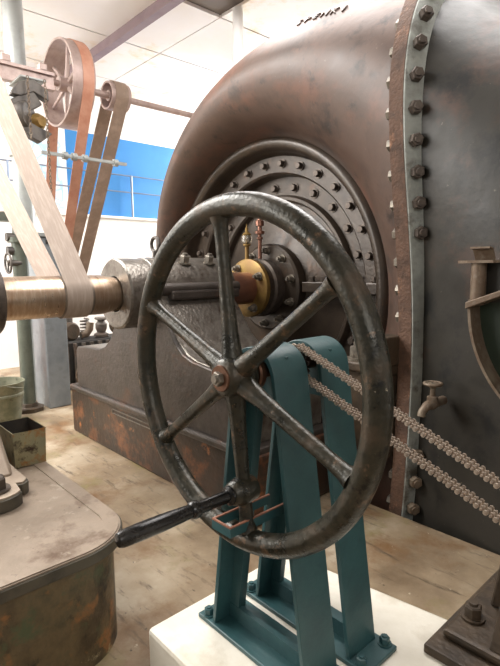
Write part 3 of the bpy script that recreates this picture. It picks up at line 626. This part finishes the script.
# hanger and chain hoist
hg = thing('hanger_arm', 'pale iron hanger arm clamped to the tall pipe near ceiling', 'bracket', (-5.45, 1.9, 3.3))
part('channel', MB().box((-5.42, 1.5, 3.26), (-5.34, 2.2, 3.30)).box((-5.42, 1.5, 3.40), (-5.34, 2.2, 3.43)).box((-5.39, 1.5, 3.30), (-5.37, 2.2, 3.40)), 'pulley', hg, 0)
part('clamp', MB().box((-5.47, 1.78, 3.24), (-5.12, 2.02, 3.26)), 'greypaint', hg, 0, .006)
for y in (1.56, 1.7, 2.05): part('bolt_block', MB().box((-5.42, y, 3.43), (-5.34, y + .08, 3.50)), 'pulley', hg, 0, .01)
ho = thing('chain_hoist', 'dark chain hoist hanging by the tall pipe with two chains', 'hoist', (-5.15, 1.93, 2.75))
rot = Matrix.Translation(V((-5.16, 1.84, 2.98)))
part('hook_plate', MB().box((-.05, -.13, -.04), (.05, .13, .12), rot @ Matrix.Rotation(.6, 4, 'X')), 'hoist', ho, 0, .01)
part('gear_case', MB().lathe([(0, -.07), (.11, -.07), (.13, -.04), (.13, .04), (.11, .07), (0, .07)], (-5.16, 1.79, 2.90), (.8, .6, 0), 20), 'hoist', ho)
part('brake_cover', MB().lathe([(0, -.05), (.07, -.05), (.08, 0), (.05, .06), (0, .06)], (-5.14, 1.93, 2.86), (1, .3, 0), 16), 'brass', ho)
part('lower_claw', MB().prism([(1.69, 2.82), (1.83, 2.70), (1.93, 2.66), (2.05, 2.76), (1.93, 2.80), (1.83, 2.84)], toYZ, -5.20, -5.10), 'hoist', ho, 0, .008)
part('upper_yoke', MB().prism([(1.68, 3.06), (1.75, 3.18), (1.89, 3.24), (2.03, 3.16), (2.03, 3.06), (1.89, 3.12), (1.77, 3.06)], toYZ, -5.20, -5.10), 'hoist', ho, 0, .008)
def linkchain(x_, y_, z0, z1):
    mb = MB(); z = z1; k = 0
    while z > z0:
        ex = (1, 0) if k % 2 else (0, 1)
        mb.tube([(x_ + ex[0] * .011 * math.cos(a), y_ + ex[1] * .011 * math.cos(a), z + .019 * math.sin(a)) for a in [q * PI / 4 for q in range(8)]], .0042, 5, True)
        z -= .028; k += 1
    return mb
part('load_chain', linkchain(-5.05, 1.82, 2.66, 3.22), 'dust', ho)
part('load_chain', linkchain(-5.05, 1.98, 1.95, 3.22), 'dust', ho)
# belt shifter rod
bs = thing('belt_shifter', 'grey belt shifter rod with collars below the big pulley', 'rod', (-5.35, 2.5, 2.62))
part('rod', MB().box((-5.37, 2.02, 2.61), (-5.33, 2.98, 2.64)), 'greypaint', bs, 0)
for y in (2.24, 2.34, 2.46, 2.82): part('collar', MB().cyl((-5.35, y, 2.625), (-5.35, y + .05, 2.625), .04, 12), 'greypaint', bs)

# ================================================================== SMALL THINGS
bk = thing('zinc_bucket', 'round weathered zinc bucket behind the rusty tin', 'bucket', (-5.05, 1.38, 0))
part('body', MB().lathe([(0, .012), (.155, .012), (.16, 0), (.168, 0), (.215, .36), (.222, .37), (.222, .385), (.21, .385), (.205, .36), (.16, .03), (0, .03)], (-5.05, 1.38, 0), (0, 0, 1), 36), 'bucket', bk)
part('hoop', MB().lathe([(.203, .25), (.209, .255), (.2095, .275), (.205, .28)], (-5.05, 1.38, 0), (0, 0, 1), 36), 'bucket', bk)
part('handle', MB().tube([(-5.05 + .222 * math.cos(a), 1.38 + .222 * math.sin(a) * .9 - .0, .37 - .06 * math.sin(a)) for a in [k * PI / 12 for k in range(13)]], .006, 6), 'bucket', bk)
tn = thing('square_tin', 'open square rusty tin standing on the far edge of the machine bed', 'tin', (-2.65, .80, .452))
def tin_poly(s): return [(-2.645 + a * .125 * s, .808 + b_ * .077 * s) for a, b_ in ((-1, -1), (1, -1), (1, 1), (-1, 1))]
tv = [(x_, y_, .457) for x_, y_ in tin_poly(.97)] + [(x_, y_, .635) for x_, y_ in tin_poly(1.03)] + [(x_, y_, .635) for x_, y_ in tin_poly(1.01)] + [(x_, y_, .46) for x_, y_ in tin_poly(.95)]
tf = [(3, 2, 1, 0)] + [(i, (i + 1) % 4, 4 + (i + 1) % 4, 4 + i) for i in range(4)] + [(4 + i, 4 + (i + 1) % 4, 8 + (i + 1) % 4, 8 + i) for i in range(4)]
part('outer', MB().add(tv[:12], tf), 'tin', tn, 0)
part('lining', MB().add([(x_, y_, .633) for x_, y_ in tin_poly(1.005)] + tv[12:], [(i, (i + 1) % 4, 4 + (i + 1) % 4, 4 + i) for i in range(4)] + [(4, 5, 6, 7)]), 'tindark', tn, 0)
part('rim', MB().tube([(x_, y_, .635) for x_, y_ in tin_poly(1.03)], .003, 6, True), 'tin', tn)
oc_ = thing('orange_cabinet', 'orange painted metal cabinet at the far left edge', 'cabinet', (-6.6, 1.3, 0))
part('body', MB().box((-6.8, 1.05, .08), (-6.45, 1.55, .9)), 'orange', oc_, 0, .015)
part('feet', MB().box((-6.78, 1.08, 0), (-6.48, 1.52, .08)), 'rubber', oc_, 0)
part('door', MB().box((-6.45, 1.09, .13), (-6.435, 1.51, .85)), 'orange', oc_, 0, .004)
# scrap between column and pedestal
G = 'scrap machine parts on the floor by the wall'
cx, cy = -6.0, 2.72
eng = thing('engine_block', 'dark finned engine block at the bottom of the scrap heap', 'engine', (cx, cy, 0), G)
part('block', MB().box((cx - .2, cy - .42, 0), (cx + .2, cy + .45, .58)), 'rubber', eng, 0, .02)
for k in range(8): part('fin', MB().box((cx + .2, cy - .40 + k * .105, .06), (cx + .235, cy - .36 + k * .105, .56)), 'scrap', eng, 0)
def heap(name, mb, m, base, label, cat): return solo(name, mb, m, base, label, cat, G, 35)
heap('gear_housing', MB().lathe([(0, -.1), (.09, -.1), (.11, -.08), (.11, .08), (.09, .1), (0, .1)], (cx + .05, cy - .28, .695), (1, .2, .0), 20), 'rustdark', (cx + .05, cy - .28, .58), 'rusty round gear housing on the scrap heap', 'gear housing')
heap('pipe_elbow', MB().tube([(cx + .08, cy - .14, .63), (cx + .08, cy - .07, .64), (cx + .08, cy - .02, .70), (cx + .08, cy - .01, .78)], .045, 12), 'dust', (cx + .08, cy - .05, .58), 'dusty bent pipe elbow on the scrap heap', 'pipe')
heap('valve_body', MB().lathe([(0, 0), (.09, 0), (.09, .03), (.05, .05), (.07, .1), (.07, .16), (.04, .2), (.08, .22), (.08, .24), (0, .24)], (cx + .02, cy + .16, .588), (.05, .0, 1), 16), 'scrap', (cx, cy + .22, .58), 'grey valve body standing on the scrap heap', 'valve')
heap('scrap_flange', MB().lathe([(.05, 0), (.12, 0), (.12, .04), (.07, .05), (.07, .12), (.05, .12)], (cx + .05, cy + .375, .71), (.95, .0, .2), 20), 'dust', (cx + .05, cy + .36, .58), 'pale dusty pipe flange tipped up on the scrap heap', 'flange')

heap('coupling_ring', MB().tube([(cx + .30, cy - .15 + .15 * math.cos(k * PI / 10), .18 + .15 * math.sin(k * PI / 10)) for k in range(20)], .028, 8, True), 'dust', (cx + .30, cy - .15, 0), 'pale ring leaning against the front of the engine block', 'ring')
heap('pump_body', MB().lathe([(0, 0), (.1, 0), (.12, .04), (.12, .2), (.08, .26), (.08, .34), (.1, .36), (.1, .38), (0, .38)], (cx + .42, cy + .22, 0), (0, 0, 1), 18), 'rustdark', (cx + .42, cy + .22, 0), 'brown pump body on the floor in front of engine block', 'pump')
heap('spring_coil', MB().tube([(cx - .1 + .05 * math.cos(k * .7), cy + .0 + .05 * math.sin(k * .7), .595 + k * .0045) for k in range(50)], .012, 6), 'scrap', (cx - .06, cy - .05, .58), 'small coil spring standing on the scrap heap', 'spring')
cn = thing('oil_canister', 'dark green oil canister standing behind the scrap heap', 'canister', (-6.35, 3.75, 0))
part('drum', MB().lathe([(0, 0), (.2, 0), (.205, .02), (.205, .95), (.19, 1.0), (0, 1.0)], (-6.35, 3.75, 0), (0, 0, 1), 24), 'canister', cn)
part('lid', MB().lathe([(.06, 1.0), (.06, 1.04), (0, 1.04)], (-6.3, 3.75, 0), (0, 0, 1), 14), 'canister', cn)
part('hoop', MB().lathe([(.205, .48), (.212, .49), (.212, .51), (.205, .52)], (-6.35, 3.75, 0), (0, 0, 1), 24), 'canister', cn)
